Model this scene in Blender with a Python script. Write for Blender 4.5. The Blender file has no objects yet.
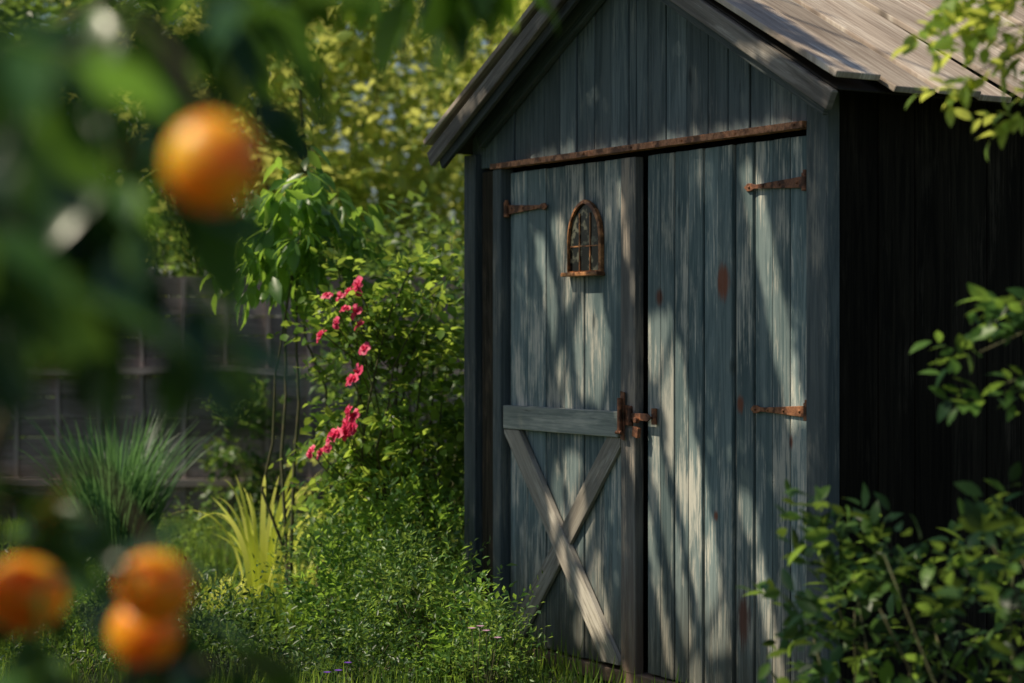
import bpy, math, numpy as np
from mathutils import Vector, Matrix
rng = np.random.default_rng(7)
scene = bpy.context.scene
COL = scene.collection

# ------------------------------------------------------------ light / world
EL = math.radians(52)
SD = np.array([-0.995*math.cos(EL), -0.06*math.cos(EL), math.sin(EL)]); SD /= np.linalg.norm(SD)
world = bpy.data.worlds.new("World"); scene.world = world; world.use_nodes = True
wn = world.node_tree; bg = wn.nodes["Background"]
sky = wn.nodes.new("ShaderNodeTexSky"); sky.sky_type = 'NISHITA'; sky.sun_disc = False
sky.sun_elevation = math.asin(SD[2]); sky.sun_rotation = math.atan2(SD[0], SD[1]) % (2*math.pi)
wn.links.new(sky.outputs[0], bg.inputs[0]); bg.inputs[1].default_value = 0.066
sl = bpy.data.lights.new("sun", 'SUN'); sl.energy = 5.0; sl.angle = math.radians(0.5); sl.color = (1, 0.89, 0.67)
so = bpy.data.objects.new("sun", sl); COL.objects.link(so)
so.rotation_euler = Vector(SD).to_track_quat('Z', 'Y').to_euler(); so.location = (-5, 2, 9)

cam = bpy.data.cameras.new("camera"); co = bpy.data.objects.new("camera", cam); COL.objects.link(co)
co.location = (0, 0, 1.3); co.rotation_euler = (math.pi/2, 0, 0)
cam.lens = 70.3; cam.sensor_width = 36; cam.shift_y = -0.0063; cam.clip_end = 500; cam.clip_start = 0.05
cam.dof.use_dof = True; cam.dof.focus_distance = 7.1; cam.dof.aperture_fstop = 2.0
scene.camera = co
scene.view_settings.view_transform = 'Standard'; scene.view_settings.look = 'None'
scene.view_settings.exposure = 0

# ------------------------------------------------------------ materials
def newmat(name):
    m = bpy.data.materials.new(name); m.use_nodes = True
    nt = m.node_tree; nt.nodes.clear()
    out = nt.nodes.new("ShaderNodeOutputMaterial")
    return m, nt, out
def N(nt, typ, **kw):
    n = nt.nodes.new(typ)
    for k, v in kw.items(): setattr(n, k, v)
    return n
def setin(nt, sock, v):
    if isinstance(v, bpy.types.NodeSocket): nt.links.new(v, sock)
    else: sock.default_value = v
def mixc(nt, f, a, b, mode='MIX'):
    n = N(nt, "ShaderNodeMix", data_type='RGBA', blend_type=mode)
    setin(nt, n.inputs[0], f)
    setin(nt, n.inputs[6], a if not isinstance(a, tuple) else (*a[:3], 1))
    setin(nt, n.inputs[7], b if not isinstance(b, tuple) else (*b[:3], 1))
    return n.outputs[2]
def math_(nt, op, a, b=0.0, c=None, clamp=False):
    n = N(nt, "ShaderNodeMath", operation=op, use_clamp=clamp)
    setin(nt, n.inputs[0], a); setin(nt, n.inputs[1], b)
    if c is not None: setin(nt, n.inputs[2], c)
    return n.outputs[0]
def noise(nt, vec, scale=1.0, detail=4, rough=0.55, dist=0.0):
    n = N(nt, "ShaderNodeTexNoise"); 
    if vec is not None: nt.links.new(vec, n.inputs["Vector"])
    n.inputs["Scale"].default_value = scale; n.inputs["Detail"].default_value = detail
    n.inputs["Roughness"].default_value = rough; n.inputs["Distortion"].default_value = dist
    return n.outputs["Fac"]
def ramp(nt, v, lo, hi, a=0.0, b=1.0):
    n = N(nt, "ShaderNodeMapRange"); n.interpolation_type = 'SMOOTHSTEP'
    setin(nt, n.inputs[0], v); n.inputs[1].default_value = lo; n.inputs[2].default_value = hi
    n.inputs[3].default_value = a; n.inputs[4].default_value = b
    return n.outputs[0]
def vmul(nt, v, s):
    n = N(nt, "ShaderNodeVectorMath", operation='MULTIPLY'); nt.links.new(v, n.inputs[0]); n.inputs[1].default_value = s
    return n.outputs[0]

def wood(name, dark, light, worn, worn_amt=0.5, spots=(), rough=0.75, bump=0.5, lowrot=None, spec=0.35, crk=0.75):
    m, nt, out = newmat(name)
    at = N(nt, "ShaderNodeAttribute", attribute_name="gco").outputs["Vector"]
    tint = N(nt, "ShaderNodeAttribute", attribute_name="tint").outputs["Fac"]
    fine = noise(nt, vmul(nt, at, (95, 4.0, 95)), 1, 7, 0.7, 0.6)
    grain = noise(nt, vmul(nt, at, (32, 1.6, 32)), 1, 5, 0.6, 1.4)
    patch = noise(nt, vmul(nt, at, (9, 2.6, 9)), 1, 5, 0.6)
    big = noise(nt, vmul(nt, at, (2.5, 1.1, 2.5)), 1, 3, 0.5)
    c = mixc(nt, ramp(nt, grain, 0.34, 0.66), dark, light)
    c = mixc(nt, ramp(nt, big, 0.35, 0.65, 0, 0.5), c, tuple(0.6*x for x in dark))
    w = math_(nt, 'ADD', math_(nt, 'MULTIPLY', patch, 0.6), math_(nt, 'MULTIPLY', fine, 0.55))
    w = ramp(nt, w, 0.68-0.18*worn_amt, 0.80-0.16*worn_amt, 0, min(1, worn_amt*1.3))
    c = mixc(nt, w, c, worn)
    crack = ramp(nt, fine, 0.27, 0.40, 1.0, 0.0)
    c = mixc(nt, math_(nt, 'MULTIPLY', crack, crk), c, (0.012, 0.011, 0.01))
    vo = N(nt, "ShaderNodeTexVoronoi", feature='F1'); vo.inputs["Scale"].default_value = 1
    nt.links.new(vmul(nt, at, (7, 2.2, 0)), vo.inputs["Vector"])
    kn = ramp(nt, vo.outputs["Distance"], 0.03, 0.11, 0.8, 0.0)
    c = mixc(nt, kn, c, tuple(0.35*x for x in dark))
    for (p, r, colr, s) in spots:
        oc = N(nt, "ShaderNodeTexCoord").outputs["Object"]
        dn = N(nt, "ShaderNodeVectorMath", operation='DISTANCE')
        sc = N(nt, "ShaderNodeVectorMath", operation='MULTIPLY'); nt.links.new(oc, sc.inputs[0]); sc.inputs[1].default_value = s
        nt.links.new(sc.outputs[0], dn.inputs[0]); dn.inputs[1].default_value = tuple(a*b for a, b in zip(p, s))
        dd = math_(nt, 'ADD', dn.outputs["Value"], math_(nt, 'MULTIPLY', math_(nt, 'SUBTRACT', patch, 0.5), r*1.6))
        dd = math_(nt, 'ADD', dd, math_(nt, 'MULTIPLY', math_(nt, 'SUBTRACT', fine, 0.5), r*1.6))
        c = mixc(nt, ramp(nt, dd, r*0.4, r*1.3, 0.85, 0.0), c, colr)
    if lowrot:
        oc = N(nt, "ShaderNodeTexCoord").outputs["Object"]
        sx = N(nt, "ShaderNodeSeparateXYZ"); nt.links.new(oc, sx.inputs[0])
        f = math_(nt, 'ADD', sx.outputs[2], math_(nt, 'MULTIPLY', grain, 0.5))
        c = mixc(nt, ramp(nt, f, 0.22, 0.85, 0.6, 0.0), c, lowrot)
    tn = N(nt, "ShaderNodeMix", data_type='RGBA', blend_type='MULTIPLY'); tn.inputs[0].default_value = 1
    nt.links.new(c, tn.inputs[6]); 
    cmb = N(nt, "ShaderNodeCombineColor"); 
    for i in range(3): nt.links.new(tint, cmb.inputs[i])
    nt.links.new(cmb.outputs[0], tn.inputs[7])
    b = N(nt, "ShaderNodeBsdfPrincipled"); nt.links.new(tn.outputs[2], b.inputs["Base Color"])
    b.inputs["Roughness"].default_value = rough; b.inputs["Specular IOR Level"].default_value = spec
    bp = N(nt, "ShaderNodeBump"); bp.inputs["Strength"].default_value = bump; bp.inputs["Distance"].default_value = 0.004
    nt.links.new(math_(nt, 'ADD', fine, grain), bp.inputs["Height"]); nt.links.new(bp.outputs[0], b.inputs["Normal"])
    nt.links.new(b.outputs[0], out.inputs[0])
    return m

def rusty(name, a, b_, metal=0.3, rough=0.6):
    m, nt, out = newmat(name)
    oc = N(nt, "ShaderNodeTexCoord").outputs["Object"]
    n1 = noise(nt, oc, 60, 6, 0.7); n2 = noise(nt, oc, 22, 4)
    c = mixc(nt, ramp(nt, n1, 0.35, 0.65), a, b_)
    c = mixc(nt, ramp(nt, n2, 0.45, 0.6, 0, 0.85), c, tuple(0.22*x for x in a))
    b = N(nt, "ShaderNodeBsdfPrincipled"); nt.links.new(c, b.inputs["Base Color"])
    b.inputs["Metallic"].default_value = metal; b.inputs["Roughness"].default_value = rough
    bp = N(nt, "ShaderNodeBump"); bp.inputs["Strength"].default_value = 0.7; bp.inputs["Distance"].default_value = 0.002
    nt.links.new(n1, bp.inputs["Height"]); nt.links.new(bp.outputs[0], b.inputs["Normal"])
    nt.links.new(b.outputs[0], out.inputs[0]); return m

def leafmat(name, c1, c2, tc, tf=0.4, rough=0.4, spec=0.5, pw=1.0):
    m, nt, out = newmat(name)
    r = N(nt, "ShaderNodeNewGeometry").outputs["Random Per Island"]
    if pw != 1.0: r = math_(nt, 'POWER', r, pw)
    c = mixc(nt, r, c1, c2)
    oc = N(nt, "ShaderNodeTexCoord").outputs["Object"]
    n = noise(nt, oc, 3.0, 2)
    c = mixc(nt, ramp(nt, n, 0.35, 0.65, 0, 0.45), c, tuple(0.5*x for x in c1))
    b = N(nt, "ShaderNodeBsdfPrincipled"); nt.links.new(c, b.inputs["Base Color"])
    b.inputs["Roughness"].default_value = rough; b.inputs["Specular IOR Level"].default_value = spec
    t = N(nt, "ShaderNodeBsdfTranslucent")
    t2 = mixc(nt, r, tuple((0.7 if pw == 1 else .25)*x for x in tc), tc); nt.links.new(t2, t.inputs[0])
    mx = N(nt, "ShaderNodeMixShader"); mx.inputs[0].default_value = tf
    nt.links.new(b.outputs[0], mx.inputs[1]); nt.links.new(t.outputs[0], mx.inputs[2])
    nt.links.new(mx.outputs[0], out.inputs[0]); return m

def simple(name, a, b_, scale=20, rough=0.8, bump=0.4, dist=0.01, spec=0.4):
    m, nt, out = newmat(name)
    oc = N(nt, "ShaderNodeTexCoord").outputs["Object"]
    n1 = noise(nt, oc, scale, 5, 0.65)
    b = N(nt, "ShaderNodeBsdfPrincipled"); nt.links.new(mixc(nt, ramp(nt, n1, 0.3, 0.7), a, b_), b.inputs["Base Color"])
    b.inputs["Roughness"].default_value = rough; b.inputs["Specular IOR Level"].default_value = spec
    bp = N(nt, "ShaderNodeBump"); bp.inputs["Strength"].default_value = bump; bp.inputs["Distance"].default_value = dist
    nt.links.new(n1, bp.inputs["Height"]); nt.links.new(bp.outputs[0], b.inputs["Normal"])
    nt.links.new(b.outputs[0], out.inputs[0]); return m

RUST = (0.30, 0.085, 0.035)
ROT = (0.13, 0.095, 0.065)
M_door = wood("painted_planks", (0.12, 0.18, 0.195), (0.28, 0.35, 0.355), (0.74, 0.69, 0.60), 0.66, lowrot=ROT)
M_door2 = wood("painted_planks_rust_spots", (0.125, 0.19, 0.205), (0.29, 0.36, 0.365), (0.74, 0.70, 0.61), 0.66, lowrot=ROT,
    spots=[((-0.455, 0, 1.45), 0.040, RUST, (1, 0.2, 0.7)), ((-0.83, 0, 1.40), 0.024, (0.2,0.06,0.03), (1, 0.2, 0.8)),
           ((-0.34, 0, 0.27), 0.038, (0.2,0.04,0.02), (1, 0.2, 0.4)), ((-0.36, 0, 1.02), 0.018, RUST, (1, 0.2, 0.6)),
           ((-0.50, 0, 0.62), 0.012, RUST, (1, 0.2, 0.6)), ((-0.09, 0, 0.9), 0.014, RUST, (1, 0.2, 0.5))])
M_gable = wood("gable_planks", (0.09, 0.125, 0.14), (0.18, 0.225, 0.24), (0.34, 0.35, 0.33), 0.4)
M_post = wood("post_paint", (0.08, 0.10, 0.11), (0.16, 0.185, 0.19), (0.34, 0.32, 0.28), 0.5)
M_side = wood("shade_darkened_planks", (0.009, 0.008, 0.006), (0.026, 0.021, 0.015), (0.06, 0.048, 0.036), 0.4, spec=0.1, rough=.9)  # brown-black tone with the side wall's shade put into the colour
M_brace = wood("weathered_brace", (0.32, 0.28, 0.24), (0.56, 0.50, 0.43), (0.74, 0.68, 0.60), 0.6)
M_rail = wood("grey_green_rail", (0.24, 0.27, 0.25), (0.46, 0.47, 0.42), (0.68, 0.66, 0.58), 0.5)
M_stile = wood("brown_stile", (0.15, 0.145, 0.14), (0.31, 0.29, 0.27), (0.52, 0.42, 0.34), 0.65, lowrot=(0.26, 0.14, 0.085))
M_roof = wood("roof_boards", (0.46, 0.36, 0.30), (0.80, 0.68, 0.58), (0.92, 0.84, 0.75), 0.5, bump=0.6, spec=.25, crk=.3)
M_barge = wood("barge_board", (0.20, 0.175, 0.155), (0.38, 0.34, 0.31), (0.58, 0.53, 0.48), 0.5)
M_fence = wood("fence_boards", (0.21, 0.165, 0.16), (0.36, 0.295, 0.285), (0.47, 0.40, 0.38), 0.4)
M_rust = rusty("rusty_iron", (0.26, 0.10, 0.05), (0.48, 0.21, 0.10))
M_rustd = rusty("dark_rusty_iron", (0.16, 0.065, 0.042), (0.36, 0.15, 0.075))
M_head = rusty("rusty_header_strip", (0.44, 0.16, 0.07), (0.74, 0.34, 0.18), 0.1)
M_brass = rusty("aged_bronze", (0.38, 0.15, 0.06), (0.68, 0.32, 0.13), 0.3, 0.45)
m, nt, out = newmat("dark_window_glass"); b = N(nt, "ShaderNodeBsdfPrincipled")
oc = N(nt, "ShaderNodeTexCoord").outputs["Object"]
nt.links.new(mixc(nt, ramp(nt, noise(nt, oc, 20, 3), 0.52, 0.62), (0.004, 0.006, 0.006), (0.12, 0.12, 0.09)), b.inputs["Base Color"])  # pale patches in the base colour stand in for glints on the panes
b.inputs["Roughness"].default_value = 0.18; b.inputs["Specular IOR Level"].default_value = .25; nt.links.new(b.outputs[0], out.inputs[0]); M_glass = m

M_bark = simple("bark", (0.05, 0.035, 0.025), (0.14, 0.105, 0.08), 25, 0.9, 0.8)
M_stem = simple("green_stem", (0.05, 0.07, 0.025), (0.12, 0.10, 0.05), 30, 0.7)
L_orange = leafmat("citrus_leaf", (0.014, 0.055, 0.022), (0.07, 0.17, 0.05), (0.28, 0.56, 0.07), 0.34, 0.30, 0.6, pw=1.8)
L_over = leafmat("sunlit_hanging_leaf", (0.03, 0.10, 0.022), (0.14, 0.28, 0.05), (0.62, 0.92, 0.10), 0.5, 0.35, 0.4, pw=1.2)  # lighter copy of the citrus leaf, sunlight put into the colour
L_rose = leafmat("rose_leaf", (0.045, 0.14, 0.024), (0.26, 0.43, 0.07), (0.74, 0.99, 0.14), 0.5, 0.42, .45, pw=1.2)
L_can = leafmat("canopy_leaf", (0.03, 0.075, 0.02), (0.06, 0.12, 0.03), (0.06, 0.14, 0.02), 0.2)
L_bg = leafmat("distant_leaf", (0.14, 0.27, 0.055), (0.36, 0.50, 0.10), (0.97, 0.99, 0.25), 0.5, 0.4)
L_bg2 = leafmat("distant_dark_leaf", (0.035, 0.10, 0.03), (0.14, 0.25, 0.06), (0.5, 0.75, 0.13), 0.42, 0.4, pw=1.5)
L_vib = leafmat("broad_leaf", (0.05, 0.14, 0.035), (0.12, 0.24, 0.055), (0.5, 0.8, 0.10), 0.45, 0.35)
L_right = leafmat("shrub_leaf", (0.008, 0.032, 0.015), (0.12, 0.23, 0.05), (0.55, 0.85, 0.13), 0.36, 0.4, 0.25, pw=4.0)  # deep shade put into the dark colour, rare bright leaves for lit tips
L_mid = leafmat("side_spray_leaf", (0.015, 0.055, 0.02), (0.12, 0.24, 0.05), (0.5, 0.8, 0.12), 0.42, 0.4, 0.3, pw=2.5)
L_spray = leafmat("spray_leaf", (0.11, 0.22, 0.035), (0.28, 0.44, 0.08), (0.92, 0.99, 0.18), 0.5, 0.4, 0.4)
L_fine = leafmat("fine_leaf", (0.04, 0.12, 0.03), (0.22, 0.38, 0.09), (0.6, 0.85, 0.15), 0.44, pw=1.6)
L_low = leafmat("low_dark_leaf", (0.02, 0.07, 0.02), (0.11, 0.21, 0.05), (0.3, 0.5, 0.08), 0.38, pw=1.8)  # dark green that also stands in for shade over the lawn
L_grass = leafmat("lawn_blade", (0.07, 0.16, 0.03), (0.21, 0.34, 0.055), (0.62, 0.88, 0.12), 0.45, pw=1.3)
L_gdark = leafmat("bluish_grass_blade", (0.035, 0.11, 0.055), (0.10, 0.22, 0.10), (0.25, 0.5, 0.16), 0.38, 0.45)
L_gyel = leafmat("yellow_blade", (0.70, 0.80, 0.08), (0.90, 0.95, 0.16), (0.99, 0.99, 0.24), 0.45)
L_pink = leafmat("pink_petal", (0.82, 0.025, 0.13), (0.97, 0.12, 0.28), (0.97, 0.06, 0.22), 0.3, 0.5)
L_purple = leafmat("purple_petal", (0.15, 0.05, 0.5), (0.25, 0.1, 0.6), (0.4, 0.15, 0.8), 0.3, 0.5)
L_mauve = leafmat("mauve_petal", (0.6, 0.33, 0.52), (0.8, 0.5, 0.7), (0.8, 0.5, 0.7), 0.3, 0.5)
m, nt, out = newmat("orange_peel"); b = N(nt, "ShaderNodeBsdfPrincipled")
oc = N(nt, "ShaderNodeTexCoord").outputs["Object"]
n1 = noise(nt, oc, 1.5, 3); nt.links.new(mixc(nt, ramp(nt, n1, .35, .65), (1.0, 0.27, 0.004), (1.0, 0.47, 0.02)), b.inputs["Base Color"])
b.inputs["Roughness"].default_value = 0.42; bp = N(nt, "ShaderNodeBump"); bp.inputs["Strength"].default_value = 0.3; bp.inputs["Distance"].default_value = 0.001
nt.links.new(noise(nt, oc, 12, 2), bp.inputs["Height"]); nt.links.new(bp.outputs[0], b.inputs["Normal"])
b.inputs["Subsurface Weight"].default_value = 0.8; b.inputs["Subsurface Radius"].default_value = (0.09, 0.035, 0.002); b.inputs["Subsurface Scale"].default_value = 1.0
nt.links.new(b.outputs[0], out.inputs[0]); M_orange = m

# ------------------------------------------------------------ mesh helpers
def link(o): COL.objects.link(o); return o
def top(name, label, cat, loc=(0, 0, 0), rotz=0, group=None, kind=None):
    o = bpy.data.objects.new(name, None); link(o); o.empty_display_size = 0.1
    o.location = loc; o.rotation_euler = (0, 0, rotz); o["label"] = label; o["category"] = cat
    if group: o["group"] = group
    if kind: o["kind"] = kind
    return o
def mesh_np(name, V, fsizes, floops, mats, parent=None, smooth=False):
    me = bpy.data.meshes.new(name)
    V = np.asarray(V, dtype=np.float32); me.vertices.add(len(V)); me.vertices.foreach_set("co", V.ravel())
    floops = np.asarray(floops, dtype=np.int32); fsizes = np.asarray(fsizes, dtype=np.int32)
    me.loops.add(len(floops)); me.loops.foreach_set("vertex_index", floops)
    me.polygons.add(len(fsizes)); st = np.concatenate([[0], np.cumsum(fsizes)[:-1]]).astype(np.int32)
    me.polygons.foreach_set("loop_start", st); me.polygons.foreach_set("loop_total", fsizes)
    if smooth: me.polygons.foreach_set("use_smooth", np.ones(len(fsizes), dtype=bool))
    for mm in mats: me.materials.append(mm)
    me.update(calc_edges=True); me.validate()
    o = bpy.data.objects.new(name, me); link(o)
    if parent is not None: o.parent = parent
    return o

T_NEAR = (np.array([[0,0,0],[.22,.36,.05],[.22,0,0],[.22,-.36,.05],[.5,.5,.05],[.5,0,-.01],[.5,-.5,.05],[.78,.3,-.01],[.78,0,-.04],[.78,-.3,-.01],[1,0,-.12]], float),
          [(0,2,1),(0,3,2),(1,2,5,4),(2,3,6,5),(4,5,8,7),(5,6,9,8),(7,8,10),(8,9,10)])
T_MID = (np.array([[0,0,0],[.35,.48,.06],[.35,0,0],[.35,-.48,.06],[.7,.34,.02],[.7,-.34,.02],[1,0,-.1],[.7,0,-.02]], float),
         [(0,2,1),(0,3,2),(1,2,7,4),(2,3,5,7),(4,7,6),(7,5,6)])
T_FAR = (np.array([[0,0,0],[.45,.5,.08],[1,0,-.05],[.45,-.5,.08]], float), [(0,2,1),(0,3,2)])
T_BLADE = (np.array([[0,.5,0],[0,-.5,0],[.35,.45,.0],[.35,-.45,.0],[.7,.3,-.03],[.7,-.3,-.03],[1,0,-.1]], float),
           [(0,1,3,2),(2,3,5,4),(4,5,6)])
def norm(a): return a/np.maximum(np.linalg.norm(a, axis=-1, keepdims=True), 1e-9)
def leaves_mesh(name, P, D, Nn, Ln, W, tmpl, mat, parent):
    T, F = tmpl; n = len(P); D = norm(D); Nn = norm(Nn - (Nn*D).sum(1, keepdims=True)*D); S = np.cross(Nn, D)
    V = (P[:, None, :] + D[:, None, :]*(T[None, :, 0:1]*Ln[:, None, None]) + S[:, None, :]*(T[None, :, 1:2]*W[:, None, None])
         + Nn[:, None, :]*(T[None, :, 2:3]*Ln[:, None, None]))
    nv = len(T); off = (np.arange(n)*nv)[:, None]
    fl = np.concatenate([np.array(f) for f in F]); fs = np.array([len(f) for f in F])
    return mesh_np(name, V.reshape(-1, 3), np.tile(fs, n), (off+fl[None, :]).ravel(), [mat], parent, smooth=True)

def twigs(P0, D, L, k, leaf, ratio, droop=0.25, leafdroop=0.2, spread=0.9, upn=0.9):
    n = len(P0); D = norm(D); t = (np.arange(k)+0.6)/k
    P = P0[:, None, :] + D[:, None, :]*(L[:, None, None]*t[None, :, None])
    P[:, :, 2] -= droop*L[:, None]*t[None, :]**2
    up = np.array([0, 0, 1.0]); A = norm(np.cross(D, up+rng.normal(0, .05, (n, 3)))); B = np.cross(A, D)
    ang = (np.arange(k)*2.4)[None, :] + rng.uniform(0, 6.28, (n, 1)) + rng.normal(0, .4, (n, k))
    perp = A[:, None, :]*np.cos(ang)[..., None] + B[:, None, :]*np.sin(ang)[..., None]*0.6
    LD = D[:, None, :]*0.55 + perp*spread + rng.normal(0, .15, (n, k, 3)); LD[:, :, 2] -= leafdroop
    NN = np.zeros((n, k, 3)); NN[:, :, 2] = upn; NN += rng.normal(0, .45, (n, k, 3)) + perp*0.2
    ll = leaf*rng.uniform(.6, 1.2, (n, k)); r = lambda a: a.reshape(-1, *a.shape[2:])
    return r(P), r(LD), r(NN), r(ll), r(ll*ratio*rng.uniform(.85, 1.15, (n, k)))

def tubes(name, lines, radii, mat, parent, sides=5):
    V = []; fs = []; fl = []; base = 0
    for pts, rad in zip(lines, radii):
        pts = np.asarray(pts, float); m_ = len(pts); tg = norm(np.gradient(pts, axis=0))
        ref = np.array([0.3, 0.9, 0.2]); A = norm(np.cross(tg, ref)); B = np.cross(tg, A)
        a = np.arange(sides)*2*math.pi/sides; rad = np.broadcast_to(np.asarray(rad, float), (m_,))
        ring = pts[:, None, :] + rad[:, None, None]*(A[:, None, :]*np.cos(a)[None, :, None]+B[:, None, :]*np.sin(a)[None, :, None])
        V.append(ring.reshape(-1, 3))
        for i in range(m_-1):
            for j in range(sides):
                j2 = (j+1) % sides; fl += [base+i*sides+j, base+i*sides+j2, base+(i+1)*sides+j2, base+(i+1)*sides+j]; fs.append(4)
        fl += [base+(m_-1)*sides+j for j in range(sides)]; fs.append(sides)
        base += m_*sides
    return mesh_np(name, np.concatenate(V), fs, fl, [mat], parent, smooth=True)
def curve(a, b, bend=0.1, n=7, sag=0.0):
    a = np.array(a, float); b = np.array(b, float); t = np.linspace(0, 1, n)[:, None]
    w = rng.normal(0, 1, 3)*bend*np.linalg.norm(b-a)
    p = a+(b-a)*t + w*np.sin(t*math.pi)*0.6 + rng.normal(0, .012*np.linalg.norm(b-a), (n, 3))*np.sin(t*math.pi)
    p[:, 2] -= sag*(np.sin(t[:, 0]*math.pi)); return p

def ell(n, c, r, shell=0.5):
    d = norm(rng.normal(0, 1, (n, 3))); rr = rng.uniform(shell, 1, (n, 1))**0.7
    return np.array(c)+d*rr*np.array(r), d
def bush(name, label, cat, base, c, r, ncl, tpc, clr, k, leaf, ratio, tmpl, lmat, tl=0.15, stems=9, srad=0.008, trunk=None,
         part_names=("stem", "foliage"), group=None, shell=0.35, droop=.25, leafdroop=.2, filt=None, zmin=0.02, bark=None):
    o = top(name, label, cat, base, group=group)
    C, d = ell(ncl, c, r, shell); C = C[C[:, 2] > zmin+0.02]; ncl = len(C)
    csz = clr*rng.uniform(.6, 1.25, ncl)
    P, dd = ell(ncl*tpc, (0, 0, 0), (1, 1, 1), 0.2); idx = np.repeat(np.arange(ncl), tpc)
    P = C[idx]+P*csz[idx, None]*np.array([1, 1, .75])
    out_ = norm(C[idx]-np.array(c)) ; D = dd*0.8+out_*0.6+np.array([0, 0, .25])
    L = tl*rng.uniform(.6, 1.4, len(P))
    a = twigs(P, D, L, k, leaf, ratio, droop, leafdroop)
    keep = a[0][:, 2] > zmin
    if filt is not None: keep &= filt(a[0]+np.array(base))
    a = [x[keep] for x in a]
    lines = []; rad = []
    if trunk:
        h, tr = trunk; tp = curve((0, 0, -.05), (c[0]*.3, c[1]*.3, h), .04, 8); lines.append(tp); rad.append(np.linspace(tr*1.25, tr*.5, 8))
        sel = rng.choice(ncl, min(stems, ncl), replace=False)
        for i in sel:
            s0 = tp[rng.integers(4, 8)]; lines.append(curve(s0, C[i], .12, 7)); rad.append(np.linspace(tr*.28, tr*.05, 7))
    else:
        sel = rng.choice(ncl, min(stems, ncl), replace=False)
        for i in sel:
            s0 = (rng.normal(0, r[0]*.18), rng.normal(0, r[1]*.18), -0.03)
            lines.append(curve(s0, C[i], .12, 8)); rad.append(np.linspace(srad, srad*.35, 8))
    tubes(part_names[0], lines, rad, bark or (M_bark if trunk else M_stem), o, 6 if trunk else 5)
    leaves_mesh(part_names[1], *a, tmpl, lmat, o)
    return o, C

# ------------------------------------------------------------ plank builder
def clip_poly(poly, x0, x1, z0, z1):
    for (ax, lim, sg) in ((0, x0, 1), (0, x1, -1), (1, z0, 1), (1, z1, -1)):
        res = []
        for i in range(len(poly)):
            p, q = poly[i], poly[(i+1) % len(poly)]
            dp, dq = sg*(p[ax]-lim), sg*(q[ax]-lim)
            if dp >= 0: res.append(p)
            if dp*dq < 0: res.append(p+(q-p)*(dp/(dp-dq)))
        poly = res
    return poly
class PB:
    def __init__(s): s.V = []; s.F = []; s.g = []; s.t = []; s.mi = []
    def hexa(s, c8, grain=2, across=0, tint=None, mi=0, gf=None):
        b = len(s.V); off = rng.uniform(0, 30, 3); tt = tint if tint is not None else rng.uniform(.78, 1.15)
        third = 3-grain-across
        for p in c8:
            q = (p[across], p[grain], p[third]) if gf is None else gf(p)
            s.V.append(tuple(p)); s.g.append((q[0]+off[0], q[1]+off[1], q[2]+off[2])); s.t.append(tt)
        for f in [(0, 3, 2, 1), (4, 5, 6, 7), (0, 1, 5, 4), (1, 2, 6, 5), (2, 3, 7, 6), (3, 0, 4, 7)]:
            s.F.append(tuple(b+i for i in f)); s.mi.append(mi)
    def box(s, x0, x1, y0, y1, z0, z1, grain=2, tint=None, j=0.0, mi=0):
        J = lambda: rng.uniform(-j, j) if j else 0
        c = [(x0+J(), y0, z0+J()), (x1+J(), y0, z0+J()), (x1+J(), y1, z0), (x0+J(), y1, z0),
             (x0+J(), y0, z1+J()), (x1+J(), y0, z1+J()), (x1+J(), y1, z1), (x0+J(), y1, z1)]
        s.hexa(c, grain, 0 if grain != 0 else 2, tint, mi)
    def beam(s, a, b, w, y0, y1, tint=None, clip=None):
        a = np.array(a, float); b = np.array(b, float); d = (b-a)/np.linalg.norm(b-a); n = np.array([-d[1], d[0]])*w/2
        q = [a-n, b-n, b+n, a+n]
        if clip: q = clip_poly(q, *clip)
        m_ = len(q); base = len(s.V); off = rng.uniform(0, 30, 3); tt = tint or rng.uniform(.85, 1.1)
        for y in (y0, y1):
            for p in q:
                s.V.append((p[0], y, p[1])); s.g.append((np.dot(p, n)/(w/2)+off[0], np.dot(p, d)+off[1], y+off[2])); s.t.append(tt)
        for f in [tuple(range(m_)), tuple(range(2*m_-1, m_-1, -1))]+[(i, i+m_, (i+1) % m_+m_, (i+1) % m_) for i in range(m_)]:
            s.F.append(tuple(base+i for i in f)); s.mi.append(0)
    def make(s, name, mats, parent, bevel=0.003, origin=(0, 0, 0)):
        me = bpy.data.meshes.new(name); org = Vector(origin)
        me.from_pydata([Vector(v)-org for v in s.V], [], s.F)
        ga = me.attributes.new("gco", 'FLOAT_VECTOR', 'POINT'); ga.data.foreach_set("vector", np.array(s.g, dtype=np.float32).ravel())
        ta = me.attributes.new("tint", 'FLOAT', 'POINT'); ta.data.foreach_set("value", np.array(s.t, dtype=np.float32))
        for mm in mats: me.materials.append(mm)
        me.polygons.foreach_set("material_index", s.mi); me.update()
        o = bpy.data.objects.new(name, me); link(o); ORG[o.name] = org
        if parent is not None:
            o.parent = parent; o.location = org-ORG.get(parent.name, Vector((0, 0, 0)))
        else: o.location = org
        if bevel:
            bm = o.modifiers.new("bevel", 'BEVEL'); bm.width = bevel; bm.segments = 2; bm.limit_method = 'ANGLE'
        return o
ORG = {}
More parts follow.
